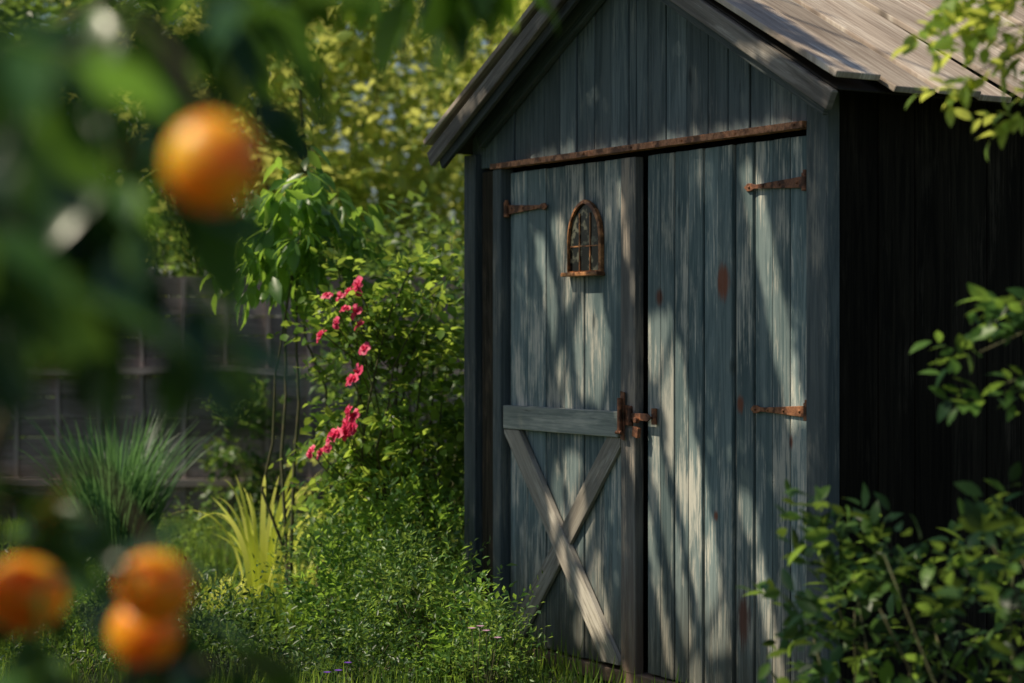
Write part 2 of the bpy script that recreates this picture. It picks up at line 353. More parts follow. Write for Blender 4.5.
def pydata(name, V, F, mats, parent, origin=(0, 0, 0), mi=None, smooth=False, bevel=0):
    org = Vector(origin); me = bpy.data.meshes.new(name); me.from_pydata([Vector(v)-org for v in V], [], F)
    for mm in mats: me.materials.append(mm)
    if mi: me.polygons.foreach_set("material_index", mi)
    if smooth: me.polygons.foreach_set("use_smooth", [True]*len(F))
    me.update(); o = bpy.data.objects.new(name, me); link(o); ORG[o.name] = org
    if parent is not None: o.parent = parent; o.location = org-ORG.get(parent.name, Vector((0, 0, 0)))
    if bevel:
        bm = o.modifiers.new("bevel", 'BEVEL'); bm.width = bevel; bm.segments = 2; bm.limit_method = 'ANGLE'
    return o
def prism(poly, y0, y1):
    n = len(poly); V = [(p[0], y0, p[1]) for p in poly]+[(p[0], y1, p[1]) for p in poly]
    F = [tuple(range(n)), tuple(range(2*n-1, n-1, -1))]+[(i, i+n, (i+1) % n+n, (i+1) % n) for i in range(n)]
    return V, F
def joinvf(parts):
    V = []; F = []; mi = []
    for p in parts:
        b = len(V); V += list(p[0]); F += [tuple(b+i for i in f) for f in p[1]]; mi += [p[2] if len(p) > 2 else 0]*len(p[1])
    return V, F, mi
def cyl(c, r, h, axis=2, n=12):
    V = []; F = []
    for k in (-.5, .5):
        for i in range(n):
            a = 2*math.pi*i/n; q = [r*math.cos(a), r*math.sin(a)]; q.insert(axis, k*h); V.append(tuple(c[j]+q[j] for j in range(3)))
    F = [tuple(range(n))[::-1], tuple(range(n, 2*n))]+[(i, (i+1) % n, (i+1) % n+n, i+n) for i in range(n)]
    return V, F
def dome(c, r, h):
    V = []; F = []; n = 8
    for (rr, hh) in ((r, 0), (r*.75, h*.7), (r*.3, h)):
        for i in range(n):
            a = 2*math.pi*i/n; V.append((c[0]+rr*math.cos(a), c[1]-hh, c[2]+rr*math.sin(a)))
    for k in range(2): F += [(k*n+i, k*n+(i+1) % n, (k+1)*n+(i+1) % n, (k+1)*n+i) for i in range(n)]
    F.append(tuple(range(2*n, 3*n))); return V, F

# ------------------------------------------------------------ SHED
UX = np.array([0.534, -0.846]); UX /= np.linalg.norm(UX)
SH0 = (-0.070, 8.333)
shed = top("garden_shed", "weathered blue-grey wooden garden shed with double doors", "shed", (SH0[0], SH0[1], 0), math.atan2(UX[1], UX[0]))
MID = 1.0; HALF = 1.30; DEP = 2.7
under = lambda s: 2.07+0.56*(HALF-abs(s-MID))
g = PB(); x = -0.19
while x < 2.10:
    w = rng.uniform(.105, .13); x1 = min(x+w, 2.10); yy = rng.uniform(-.004, .004)
    segs = [(x, x1)] if not (x < MID < x1) else [(x, MID), (MID, x1)]
    tt = rng.uniform(.7, 1.2)
    for (a, b_) in segs:
        za, zb = under(a), under(b_); z0 = 2.0
        g.hexa([(a+.002, yy, z0), (b_-.002, yy, z0), (b_-.002, .022, z0), (a+.002, .022, z0), (a+.002, yy, za), (b_-.002, yy, zb), (b_-.002, .022, zb), (a+.002, .022, za)], tint=tt)
    x = x1
g.make("gable_wall", [M_gable], shed, .004)
g = PB(); y = 0.028
while y < DEP-.2:
    w = rng.uniform(.15, .19); y1 = min(y+w, DEP-.15); xx = rng.uniform(0, .008)
    c = [(2.08, y, 0.05), (2.100+xx, y, 0.05), (2.100+xx, y1-.004, 0.05), (2.08, y1-.004, 0.05)]
    g.hexa(c+[(p[0], p[1], 2.12) for p in c], across=1, tint=rng.uniform(.5, 1.6)); y = y1
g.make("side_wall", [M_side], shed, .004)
g = PB(); y = 0.06
while y < DEP-.2:
    w = rng.uniform(.15, .19); y1 = min(y+w, DEP-.15)
    c = [(-.195, y, 0.05), (-.17, y, 0.05), (-.17, y1-.004, 0.05), (-.195, y1-.004, 0.05)]
    g.hexa(c+[(p[0], p[1], 2.12) for p in c], across=1); y = y1
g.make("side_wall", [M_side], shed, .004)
g = PB(); x = -.17
while x < 2.08:
    x1 = min(x+.17, 2.08)
    for (a, b_) in ([(x, x1)] if not (x < MID < x1) else [(x, MID), (MID, x1)]):
        g.hexa([(a, DEP-.17, .05), (b_-.003, DEP-.17, .05), (b_-.003, DEP-.15, .05), (a, DEP-.15, .05), (a, DEP-.17, under(a)), (b_-.003, DEP-.17, under(b_)), (b_-.003, DEP-.15, under(b_)), (a, DEP-.15, under(a))])
    x = x1
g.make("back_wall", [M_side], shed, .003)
def post(x0, x1, y0, y1, z1, mat, tint=None):
    g = PB(); g.box(x0, x1, y0, y1, 0, z1, tint=tint); return g.make("corner_post", [mat], shed, .005, (x0, y0, 0))
post(-.205, -.115, -.03, .055, 2.06, M_post, .8)
post(-.085, .025, -.012, .05, 1.985, M_side, 3.0)
post(.035, .098, -.035, .03, 1.985, M_post, .9)
post(2.0, 2.110, -.028, .024, 2.10, M_post, 1.05)
g = PB(); g.box(.1, 1.99, .045, .06, 0.0, 1.99, tint=.5); g.make("inner_board", [M_side], shed, 0)
g = PB(); g.box(-.2, 2.09, -.02, .08, -.02, .035, grain=0); g.make("threshold", [M_stile], shed, .005)
V, F = prism([(.03, 1.986), (2.0, 1.986), (2.0, 2.010), (.03, 2.008)], -.045, -.0)
V, F, mi = joinvf([(V, F)]+[dome((s_, -.045, 1.998), .005, .005) for s_ in np.arange(.1, 2, .31)])
o = pydata("header_rail", V, F, [M_head], shed, (0, -.03, 1.99), bevel=.003); o["label"] = "rusty iron rail over the doors"

for sg in (1, -1):
    g = PB(); y = -.17; ca = 1/math.sqrt(1+.56**2)
    nx, nz = sg*.56*ca, ca
    def rp(d, h): return (MID+sg*d+nx*h, under(MID)-.56*d+nz*h)
    gfr = lambda p: (p[1], p[0]*1.146, 0.0)
    gfb = lambda p: (p[2]+.56*sg*(p[0]-MID), p[0]*1.146, 0.0)
    while y < DEP:
        w = rng.uniform(.16, .22); gap = rng.uniform(.012, .022); y1 = min(y+w-gap, DEP)
        xe = HALF+rng.uniform(-.02, .05); sk = rng.uniform(-.010, .010)
        li0 = rng.uniform(.010, .022); li1 = rng.uniform(.012, .042)
        tt = rng.uniform(.6, 1.12)
        for (d0, d1, tt_) in [(0, xe, tt)]:
            p0, p1, q0, q1 = rp(d0, li0), rp(d0, li0+.022), rp(d1, li1), rp(d1, li1+.022)
            if sg < 0: p0, p1, q0, q1 = q0, q1, p0, p1
            c = [(p0[0], y, p0[1]), (q0[0], y+sk, q0[1]), (q0[0], y1+sk, q0[1]), (p0[0], y1, p0[1]), (p1[0], y, p1[1]), (q1[0], y+sk, q1[1]), (q1[0], y1+sk, q1[1]), (p1[0], y1, p1[1])]
            g.hexa(c, grain=0, across=1, tint=tt_, gf=gfr)
        y = y1+gap
    p0, p1, q0, q1 = rp(0, -.002), rp(0, .006), rp(HALF-.01, -.002), rp(HALF-.01, .006)
    if sg < 0: p0, p1, q0, q1 = q0, q1, p0, p1
    g.hexa([(p0[0], -.15, p0[1]), (q0[0], -.15, q0[1]), (q0[0], DEP-.02, q0[1]), (p0[0], DEP-.02, p0[1]), (p1[0], -.15, p1[1]), (q1[0], -.15, q1[1]), (q1[0], DEP-.02, q1[1]), (p1[0], DEP-.02, p1[1])], grain=0, across=1, tint=.06, gf=gfr)
    roof = g.make("roof", [M_roof], shed, .004, (MID, 0, under(MID)))
    for (dy0, dy1, off, hh, mt, ti) in ((-.165, -.14, .0, .070, M_barge, .95), (-.138, -.118, .03, .095, M_post, .7)):
        g = PB(); n0, n1 = -hh-off*.3, -.004
        a0, a1, b0, b1 = rp(.0, n0), rp(.0, n1), rp(HALF-.01-off, n0), rp(HALF-.01-off, n1)
        if sg < 0: a0, a1, b0, b1 = b0, b1, a0, a1
        c = [(a0[0], dy0, a0[1]), (b0[0], dy0, b0[1]), (b0[0], dy1, b0[1]), (a0[0], dy1, a0[1]), (a1[0], dy0, a1[1]), (b1[0], dy0, b1[1]), (b1[0], dy1, b1[1]), (a1[0], dy1, a1[1])]
        g.hexa(c, grain=0, across=2, tint=ti*(1 if sg > 0 else .7), gf=gfb)
        g.make("barge_board", [mt], roof, .004, (MID, dy0+sg*.0007, under(MID)))
    g = PB(); a0, a1, b0, b1 = rp(.0, -.10), rp(.0, -.012), rp(HALF-.18, -.10), rp(HALF-.18, -.012)
    if sg < 0: a0, a1, b0, b1 = b0, b1, a0, a1
    g.hexa([(a0[0], -.035, a0[1]), (b0[0], -.035, b0[1]), (b0[0], -.006, b0[1]), (a0[0], -.006, a0[1]), (a1[0], -.035, a1[1]), (b1[0], -.035, b1[1]), (b1[0], -.006, b1[1]), (a1[0], -.006, a1[1])], grain=0, across=2, tint=.7, gf=gfb)
    g.make("rafter", [M_gable], roof, .004, (MID, -.03+sg*.0007, under(MID)))

def strap(name, x0, x1, z, y, parent, mat, flip=False):
    d = 1 if x1 > x0 else -1; Ls = abs(x1-x0)
    prof = [(0, .020), (.12, .018), (.6, .010), (.82, .007), (.88, .013), (.94, .014), (1.0, .0)]
    poly = [(x0+d*t*Ls, z-h) for t, h in prof]+[(x0+d*t*Ls, z+h) for t, h in prof[-2::-1]]
    if d < 0: poly = poly[::-1]
    V, F, mi = joinvf([prism(poly, y-.007, y), cyl((x0-d*.004, y-.008, z), .012, .06), cyl((x0-d*.004, y-.008, z+.034), .008, .012)]
        + [prism([(x0-d*.045, z-.025), (x0-d*.008, z-.025), (x0-d*.008, z+.025), (x0-d*.045, z+.025)][::d], y-.006, y)]
        + [dome((x0+d*t*Ls, y-.007, z), .006, .005) for t in (.12, .4, .68, .91)])
    return pydata(name, V, F, [mat], parent, (x0, y, z), bevel=.0015)
g = PB(); x = .112; n = 6; w = (.93-.112)/n
for i in range(n):
    yy = rng.uniform(-.004, .004)
    g.box(x+i*w+.003, x+(i+1)*w-.003, yy, .025, .04+rng.uniform(0, .01), 1.968, j=.0015, tint=rng.uniform(.68, 1.15))
doorL = g.make("door", [M_door], shed, .004, (.112, 0, .04)); doorL["label"] = "braced plank door with small arched window"
g = PB(); g.box(.93, 1.025, -.022, .02, .03, 1.966, tint=1.0, j=.002); g.make("stile", [M_stile], doorL, .005, (.925, -.02, .03))
g = PB(); g.box(.114, .928, -.034, -.004, .915, 1.012, grain=0, j=.002, tint=1.0); g.make("rail", [M_rail], doorL, .004, (.114, -.02, .91))
cl = (.116, .927, .055, .913)
g = PB(); g.beam((.13, .955), (.925, .0), .095, -.029, -.0045, 1.0, cl); g.make("brace", [M_brace], doorL, .002, (.5, -.02, .5))
g = PB(); g.beam((.925, .945), (.13, .01), .088, -.021, -.0050, .82, cl); g.make("brace", [M_brace], doorL, .002, (.5, -.02, .5))
strap("hinge", .115, .41, 1.815, -.006, doorL, M_rust)
cx, zb, wd, zs = .682, 1.54, .115, 1.665
def arch(w, zb, zs, h, n=10):
    pts = [(cx-w, zb), (cx+w, zb)]
    for i in range(n+1):
        t = i/n; pts.append((cx+w*(1-t**2.0), zs+h*(math.sin(t*math.pi/2)*.7+.3*t)))
    for i in range(n-1, -1, -1):
        t = i/n; pts.append((cx-w*(1-t**2.0), zs+h*(math.sin(t*math.pi/2)*.7+.3*t)))
    return pts
oP = arch(wd, zb, zs, .160); iP = arch(wd-.011, zb+.009, zs, .146)
nn = len(oP); V = []; F = []
for (pl, yy) in ((oP, -.020), (iP, -.023), (iP, -.006), (oP, -.004)):
    V += [(p[0], yy, p[1]) for p in pl]
for i in range(nn):
    j = (i+1) % nn
    F += [(i, j, nn+j, nn+i), (nn+i, nn+j, 2*nn+j, 2*nn+i), (3*nn+i, 3*nn+j, j, i)]
win = pydata("window", V, F, [M_brass], doorL, (cx, -.004, zb), bevel=0); win["label"] = "small rusty bronze arched window"
bars = []
for xx in (cx-.036, cx+.036): bars.append(prism([(xx-.0024, zb+.008), (xx+.0024, zb+.008), (xx+.0024, zs+.108), (xx-.0024, zs+.108)], -.016, -.012))
for zz in (zs-.02,): bars.append(prism([(cx-wd+.009, zz-.0024), (cx+wd-.009, zz-.0024), (cx+wd-.009, zz+.0024), (cx-wd+.009, zz+.0024)], -.0155, -.0125))
V, F, mi = joinvf(bars); pydata("glazing_bar", V, F, [M_brass], win, (cx, -.004, zb))
V, F = prism(arch(wd-.010, zb+.008, zs, .147), -.012, -.0045); pydata("window_pane", V, F, [M_glass], win, (cx, -.004, zb))
V, F = prism([(cx-wd-.012, zb-.012), (cx+wd+.012, zb-.012), (cx+wd+.008, zb+.004), (cx-wd-.008, zb+.004)], -.045, -.004)
pydata("window_sill", V, F, [M_brass], win, (cx, -.004, zb), bevel=.003)
g = PB()
for (a, b_, n) in ((1.075, 1.585, 6), (1.600, 1.985, 4)):
    w = (b_-a)/n
    for i in range(n):
        yy = rng.uniform(-.004, .004)-(0 if a > 1.5 else .004)
        g.box(a+i*w+.003, a+(i+1)*w-.003, yy, .025, .04+rng.uniform(0, .01), 1.966, j=.0015, tint=rng.uniform(.72, 1.12))
g.box(1.586, 1.599, .006, .024, .05, 1.96, tint=.3)
doorR = g.make("door", [M_door2], shed, .004, (1.985, 0, .04)); doorR["label"] = "blue-grey plank door with rust spots"
strap("hinge", 1.975, 1.655, 1.81, -.006, doorR, M_rustd)
strap("hinge", 1.985, 1.69, 1.045, -.006, doorR, M_rust)
ly = -.024
V, F, mi = joinvf([
    prism([(.94, .965), (1.015, .96), (1.01, 1.035), (.942, 1.04)], ly-.007, ly+.002),
    prism([(.952, .91), (.972, .905), (.976, 1.085), (.95, 1.09)], ly-.013, ly-.007),
    prism([(1.0, .988), (1.13, .982), (1.15, .996), (1.13, 1.010), (1.0, 1.010)], ly-.018, ly-.012),
    cyl((.962, ly-.024, 1.0), .009, .13), cyl((1.02, ly-.016, 1.0), .008, .05), cyl((1.07, ly-.024, .985), .011, .018, 1),
    prism([(1.045, .925), (1.078, .918), (1.086, .955), (1.05, .962)], ly-.028, ly-.012),
    cyl((1.14, -.018, 1.0), .011, .06), cyl((.96, ly-.026, .935), .007, .035, 0)]
    + [dome((q[0], ly-.007, q[1]), .005, .005) for q in ((.95, .975), (1.005, .97), (.95, 1.03), (1.003, 1.027))])
pydata("latch", V, F, [M_rustd], doorL, (.97, ly, 1.0), bevel=.002)

# ------------------------------------------------------------ GROUND
m, nt, out = newmat("garden_soil_and_grass"); b = N(nt, "ShaderNodeBsdfPrincipled")
oc = N(nt, "ShaderNodeTexCoord").outputs["Object"]
c = mixc(nt, ramp(nt, noise(nt, oc, 1.3, 5), .4, .6), (0.04, 0.075, 0.02), (0.045, 0.04, 0.022))
c = mixc(nt, ramp(nt, noise(nt, oc, 30, 5), .35, .65), c, (0.025, 0.05, 0.014))
nt.links.new(c, b.inputs["Base Color"]); b.inputs["Roughness"].default_value = .95
bp = N(nt, "ShaderNodeBump"); bp.inputs["Distance"].default_value = .05; nt.links.new(noise(nt, oc, 12, 6), bp.inputs["Height"]); nt.links.new(bp.outputs[0], b.inputs["Normal"])
nt.links.new(b.outputs[0], out.inputs[0]); M_ground = m
gn = 60; xs = np.concatenate([[-200, -60], np.linspace(-14, 14, gn), [60, 200]]); ys = np.concatenate([[-60, -20], np.linspace(-4, 26, gn), [60, 300]])
X, Y = np.meshgrid(xs, ys); Z = 0.02*np.sin(X*1.7+.3)*np.cos(Y*1.3)-.02
V = np.stack([X, Y, Z], -1).reshape(-1, 3); nx_ = len(xs); F = []
for i in range(len(ys)-1):
    for j in range(nx_-1): F.append((i*nx_+j, i*nx_+j+1, (i+1)*nx_+j+1, (i+1)*nx_+j))
gr = pydata("ground", [tuple(v) for v in V], F, [M_ground], None, smooth=True); gr["kind"] = "structure"; gr["label"] = "garden soil with patchy grass"; gr["category"] = "ground"

def blades(name, P, H, W, lean, mat, parent=None, mirror=None):
    n = len(P); a = rng.uniform(0, 6.28, n); D = np.stack([np.cos(a)*lean*rng.uniform(.2, 1, n), np.sin(a)*lean*rng.uniform(.2, 1, n), np.ones(n)], -1)
    Nn = np.stack([np.cos(a), np.sin(a), np.full(n, .2)], -1)+rng.normal(0, .2, (n, 3))
    return leaves_mesh(name, P, D, Nn, H, W, T_BLADE, mat, parent)
n = 26000; P = np.stack([rng.uniform(-3.8, 0.6, n), rng.uniform(6.6, 13.6, n), np.full(n, -.02)], -1)
loc = P[:, :2]-np.array(SH0); s_ = loc@UX; q_ = loc@np.array([-UX[1], UX[0]]); P = P[~((s_ > -.25) & (s_ < 2.2) & (q_ > -.05))]
hh = .04+.14*np.clip(.5+.5*np.sin(P[:, 0]*3.1+1)*np.cos(P[:, 1]*2.3)+rng.normal(0, .25, len(P)), 0, 1)
gs = blades("grass", P, hh, rng.uniform(.004, .009, len(P)), .7, L_grass); gs["kind"] = "stuff"; gs["label"] = "rough green lawn grass beside the shed"; gs["category"] = "grass"

def grassclump(name, label, base, n, hmin, hmax, w, spread, mat, mat2=None, nseg=9, r0s=.24, curl=.42):
    o = top(name, label, "ornamental grass", base); Vs = []; fs = []; fl = []; b0 = 0
    for i in range(n):
        a = rng.uniform(0, 6.28); h = rng.uniform(hmin, hmax); r0 = rng.uniform(0, .08)*spread*3 if r0s == .24 else rng.uniform(0, r0s); out_ = rng.uniform(.1, 1)*spread*h; ww = w*rng.uniform(.6, 1.2)
        t = np.linspace(0, 1, nseg); d = np.array([math.cos(a), math.sin(a)]); side = np.array([-d[1], d[0], 0]); tw = rng.normal(0, .5)
        side = side*math.cos(tw)+np.array([d[0], d[1], 0])*math.sin(tw)
        r = r0+out_*t**2; z = h*(t-curl*spread*t**3*rng.uniform(.3, 1.5))
        p = np.stack([d[0]*r, d[1]*r, z-.02], -1); wd_ = ww*np.sqrt(np.clip(1-t**2.2, 0, 1))*.5+.0004
        Vs.append(np.stack([p+side*wd_[:, None], p-side*wd_[:, None]], 1).reshape(-1, 3))
        for k in range(nseg-1): fl += [b0+2*k, b0+2*k+1, b0+2*k+3, b0+2*k+2]; fs.append(4)
        b0 += 2*nseg
    mesh_np("blades", np.concatenate(Vs), fs, fl, [mat], o, True); return o
grassclump("grass_clump", "tall arching blue-green ornamental grass clump", (-2.05, 10.3, 0), 900, .55, 1.05, .009, .42, L_gdark, r0s=.18)
grassclump("iris_clump", "sunlit yellow-green strap-leaved clump on the lawn", (-1.20, 9.6, 0), 38, .45, .92, .028, .66, L_gyel, r0s=.12, nseg=12, curl=.5)
grassclump("grass_clump", "short yellow-green grass tuft on the lawn", (-1.40, 9.4, 0), 120, .10, .28, .010, .8, L_gyel)
grassclump("grass_clump", "short yellow-green grass tuft on the lawn", (-1.05, 9.9, 0), 140, .12, .30, .010, .7, L_gyel)
grassclump("grass_clump", "green grass tuft beside low shrubs", (-1.0, 8.9, 0), 120, .12, .28, .007, .6, L_grass)
grassclump("grass_clump", "green grass tuft beside low shrubs", (-1.75, 8.4, 0), 180, .12, .3, .007, .7, L_grass)

# ------------------------------------------------------------ ROSE
FL = [(-.745, 8.62, 1.475), (-.70, 8.60, 1.485), (-.66, 8.62, 1.49), (-.79, 8.64, 1.455), (-.72, 8.58, 1.41), (-.675, 8.6, 1.395), (-.82, 8.63, 1.31), (-.77, 8.6, 1.355),
      (-.64, 8.6, 1.24), (-.69, 8.58, 1.12), (-.65, 8.6, 1.14), (-.70, 8.58, .985), (-.725, 8.57, .93), (-.67, 8.58, .96), (-.75, 8.56, .885), (-.70, 8.56, .88),
      (-.83, 8.6, .81), (-.86, 8.62, .785), (-.79, 8.6, .82), (-.70, 8.56, .91), (-.66, 8.62, 1.36)]
def sunfree(rad):
    def f(P):
        k = np.ones(len(P), bool)
        for q in FL:
            v = P-np.array(q); al = v@SD; k &= ~((al > .02) & (np.linalg.norm(v-al[:, None]*SD, axis=1) < rad))
        return k
    return f
rose, _ = bush("rose_bush", "tall climbing rose bush with pink flowers beside shed", "rose bush", (-.53, 9.05, 0), (0, 0, .98), (.38, .30, 1.0), 74, 11, .13, 6, .060, .66, T_MID, L_rose, .18, 34, .008, bark=M_stem, shell=.2, filt=sunfree(.045))
def rose_mesh():
    V = []; F = []
    for ring, (np_, rr, tilt) in enumerate(((6, 1.0, .2), (5, .75, .7), (4, .48, 1.1))):
        for i in range(np_):
            if rng.random() < .12: continue
            a = 2*math.pi*(i+.5*ring)/np_+rng.uniform(-.35, .35); b0 = len(V); e = np.array([math.cos(a), math.sin(a), 0]); sd = np.array([-e[1], e[0], 0]); u = np.array([0, 0, 1.])
            rr_ = rr*rng.uniform(.75, 1.3); tl_ = tilt+rng.uniform(-.3, .3)
            for t in (0, .4, .8, 1.0):
                wv = {0: .1, .4: .42, .8: .5, 1.0: .25}[t]*rr_
                for q in (-1, 0, 1):
                    rad = rr_*(t*math.cos(tl_)+.12*t*t); zz = rr_*(t*math.sin(tl_)-.35*t*t*(1 if ring < 2 else -.3))+.12*abs(q)*rr_
                    V.append(tuple((e*rad+sd*q*wv+u*zz+rng.normal(0, .05, 3)*t)*.040))
            for r_ in range(3):
                for q in range(2): F.append((b0+r_*3+q, b0+r_*3+q+1, b0+r_*3+q+4, b0+r_*3+q+3))
    me = bpy.data.meshes.new("flower"); me.from_pydata(V, [], F); me.materials.append(L_pink); me.polygons.foreach_set("use_smooth", [True]*len(F)); me.update(); return me
RM = [rose_mesh() for _ in range(5)]
for i, f in enumerate(FL):
    o = bpy.data.objects.new("flower", RM[i % 5]); link(o); o.parent = rose; o.location = Vector(f)+Vector(rng.normal(0, .012, 3))-rose.location
    o.rotation_euler = Vector((rng.uniform(-1.6, -.3), -.9+rng.uniform(-.2, .6), rng.uniform(.1, 1.2))).to_track_quat('Z', 'Y').to_euler(); s = rng.uniform(.5, 1.05); o.scale = (s, s, s)
tubes("flower_stem", [curve(np.array([-.6+rng.normal(0, .05), 8.95, f[2]-.25])-np.array(rose.location), np.array(f)-np.array(rose.location), .08, 6) for f in FL], [.003]*len(FL), M_stem, rose, 4)

bush("viburnum_shrub", "tall shrub with drooping broad green leaves", "shrub", (-.98, 9.3, 0), (0, 0, 1.80), (.26, .25, .24), 17, 6, .14, 6, .14, .40, T_NEAR, L_vib, .2, 5, .010, leafdroop=1.1, zmin=1.45, filt=sunfree(.06))
bush("background_shrub", "dark leafy shrub behind the roses", "shrub", (-.35, 11.0, 0), (0, 0, 1.0), (.60, .4, .95), 56, 11, .22, 6, .08, .5, T_FAR, L_bg2, .2, 14, .012)
lowl = "low feathery green shrub beside the shed doors"
for (b_, r_, h_, nc, tpc, mt) in (((-.34, 7.75, 0), .25, .36, 36, 11, L_fine), ((-.06, 7.2, 0), .18, .18, 17, 11, L_fine), ((-.68, 8.1, 0), .20, .28, 22, 12, L_vib), ((-.58, 7.4, 0), .24, .15, 20, 11, L_low), ((-.18, 7.5, 0), .14, .34, 14, 10, L_vib),
                             ((-1.15, 7.7, 0), .28, .16, 28, 13, L_low), ((-1.7, 7.7, 0), .34, .20, 32, 13, L_low), ((-2.1, 9.0, 0), .36, .22, 32, 12, L_low), ((-1.55, 8.7, 0), .34, .12, 26, 12, L_low), ((-1.6, 11.4, 0), .45, .18, 30, 12, L_fine),
                             ((-.42, 8.5, 0), .26, .40, 34, 12, L_vib), ((-.75, 8.7, 0), .20, .34, 22, 12, L_fine)):
    bush("low_shrub", lowl if mt is not L_low else "low dark leafy ground plant on the lawn", "shrub", b_, (0, 0, h_*.6), (r_, r_, h_*.85), nc, tpc, .075, 8, .030 if mt is not L_vib else .042, .42, T_FAR, mt, .14, 18, .004, leafdroop=-.1, droop=-.1, shell=.2)
def tinyfl(name, label, base, mat, pts):
    o = top(name, label, "flower", base)
    for p in pts:
        P = []; D = []
        for i in range(8):
            a = i*.785; P.append((0, 0, 0)); D.append((math.cos(a), math.sin(a), .35))
        P = np.array(P, float); D = np.array(D)
        f = leaves_mesh("blossom", P, D, np.tile([0, 0, 1.], (len(P), 1)), np.full(len(P), .017), np.full(len(P), .012), T_MID, mat, o); f.location = p
    tubes("stem", [curve((p[0]*.5, p[1]*.5, 0), p, .05, 5) for p in pts], [.0015]*len(pts), M_stem, o, 4)
tinyfl("small_flower", "tiny purple flowers on thin stems in the grass", (-.60, 6.9, 0), L_purple, [(0, 0, .14), (.03, .04, .16), (-.04, .02, .13)])
tinyfl("small_flower", "tiny mauve flowers at the edge of the shrub", (-.11, 6.92, 0), L_mauve, [(0, 0, .29), (.02, .03, .27), (-.03, .02, .28), (.06, 0, .25)])

# ------------------------------------------------------------ FENCE
fence = top("garden_fence", "weathered grey-brown board fence with vertical battens", "fence", (-2.5, 13.6, 0))
g = PB(); z = .06
while z < 1.62:
    for xa in np.arange(-6, 6, 2.0):
        g.box(xa+.005, xa+1.995, 0, .02, z, z+.130, grain=0, j=.003, tint=rng.uniform(.6, 1.2))
    z += .137
g.make("boards", [M_fence], fence, 0)
g = PB()
for xa in np.arange(-6, 6.01, .285): g.box(xa-.014, xa+.014, -.022, -.002, .05, 1.68, tint=1.25)
g.make("battens", [M_fence], fence, 0)
for zz in (.3, 1.06):
    g = PB(); g.box(-6, 6, -.052, -.0225, zz-.025, zz+.025, grain=0, tint=1.4); g.make("rail", [M_fence], fence, 0, (0, 0, zz))
for xa in np.arange(-6, 6.1, 2.0):
    g = PB(); g.box(xa-.05, xa+.05, .022, .12, 0, 1.75, tint=.9); g.make("post", [M_fence], fence, .004, (xa, .02, 0))

# ------------------------------------------------------------ BACKGROUND TREES
tg = "trees behind the fence"
for i, (x_, y_, h_, rx, mt, tpc) in enumerate(((-6.3, 17.0, 3.4, 2.1, L_bg2, 12), (-3.9, 18.0, 3.3, 1.8, L_bg2, 12), (-1.6, 16.4, 3.0, 1.5, L_bg, 15), (.7, 18.5, 3.6, 2.0, L_bg, 12), (3.4, 18, 3.4, 2.1, L_bg2, 10), (-2.9, 23, 4.2, 2.8, L_bg, 18), (1.0, 24, 4.4, 3.0, L_bg2, 18), (-6.5, 23, 4.5, 3.0, L_bg2, 18), (5.5, 23, 4.4, 3.0, L_bg2, 8))):
    bush("garden_tree", "leafy green tree standing behind the board fence", "tree", (x_, y_, 0), (0, 0, h_), (rx, rx*.8, h_*.72), 95, tpc, .40, 6, .16, .55, T_FAR, mt, .38, 14, trunk=(h_*.6, .10), part_names=("trunk", "crown"), group=tg, zmin=.5, shell=.15)
for i, (x_, y_, h_, rx, mt) in enumerate(((-4.2, 14.6, 1.5, .9, L_bg2), (-2.6, 14.7, 1.7, .9, L_bg2), (-1.2, 14.8, 1.6, .9, L_bg2), (.3, 14.6, 1.7, .9, L_bg2))):
    bush("background_shrub", "dense green shrub growing by the fence", "shrub", (x_, y_, 0), (0, 0, h_*.75), (rx, .5, h_*.75), 50, 12, .25, 6, .09, .55, T_FAR, mt, .2, 12, .012)
bush("background_shrub", "low sunlit shrub in front of the fence", "shrub", (-.75, 12.0, 0), (0, 0, .3), (.45, .35, .35), 34, 10, .15, 6, .06, .55, T_FAR, L_bg, .15, 12, .008)
bush("climbing_plant", "small leafy climber against the fence boards", "climbing plant", (-1.78, 13.35, 0), (0, 0, .55), (.2, .1, .45), 20, 10, .1, 6, .07, .6, T_FAR, L_bg2, .12, 6, .006)

# ------------------------------------------------------------ UNSEEN CANOPY ADDED TO DAPPLE THE DOORS, GAPS CUT FOR LIGHT STREAKS
def lit(s, z):
    q = s-.30*(2.0-z); v = np.zeros_like(s)
    for (qc, w, z0, z1, st) in ((.54, .09, .96, 1.84, 1.), (.40, .06, 1.0, 1.80, 1.), (.25, .055, .95, 1.75, 1.), (.97, .10, .12, 1.42, 1.), (.79, .05, -.1, 1.0, 1.),
                                (1.63, .07, .95, 1.92, .85), (.22, .09, .05, .87, 1.), (.07, .05, .05, .87, 1.), (.86, .035, 1.1, 1.9, 1.), (1.27, .05, .0, .8, .9), (.66, .04, 0, 1.0, .9)):
        e = np.clip(1.8-1.8*np.abs(q-qc)/w*.8, 0, 1)*np.clip((z-z0)/.06, 0, 1)*np.clip((z1-z)/.06, 0, 1); v = np.maximum(v, e*st)
    v = np.maximum(v, .9*np.exp(-((z-2.0)/.045)**2))
    v = np.maximum(v, 1.2*(z > 2.10+.56*(2.3-s))*(s > .9))
    nz = (np.sin(q*23+3*z)+np.sin(q*41-5*z+1)+np.sin(z*17+q*7))/3
    return v*(.92+.35*nz)+2*(s < -.2)
TB = np.array([-4.0, 8.3, 0])
can = top("unseen_dapple_tree", "unseen tree added to dapple the doors, crown gaps cut for light streaks", "tree", tuple(TB))
nC = 7200; s = rng.uniform(-.30, 2.40, nC); z = rng.uniform(.0, 2.85, nC); kk = rng.uniform(3.7, 4.3, nC)
org = np.array([SH0[0], SH0[1], 0]); U3 = np.array([UX[0], UX[1], 0]); NF = np.array([UX[1], -UX[0], 0])
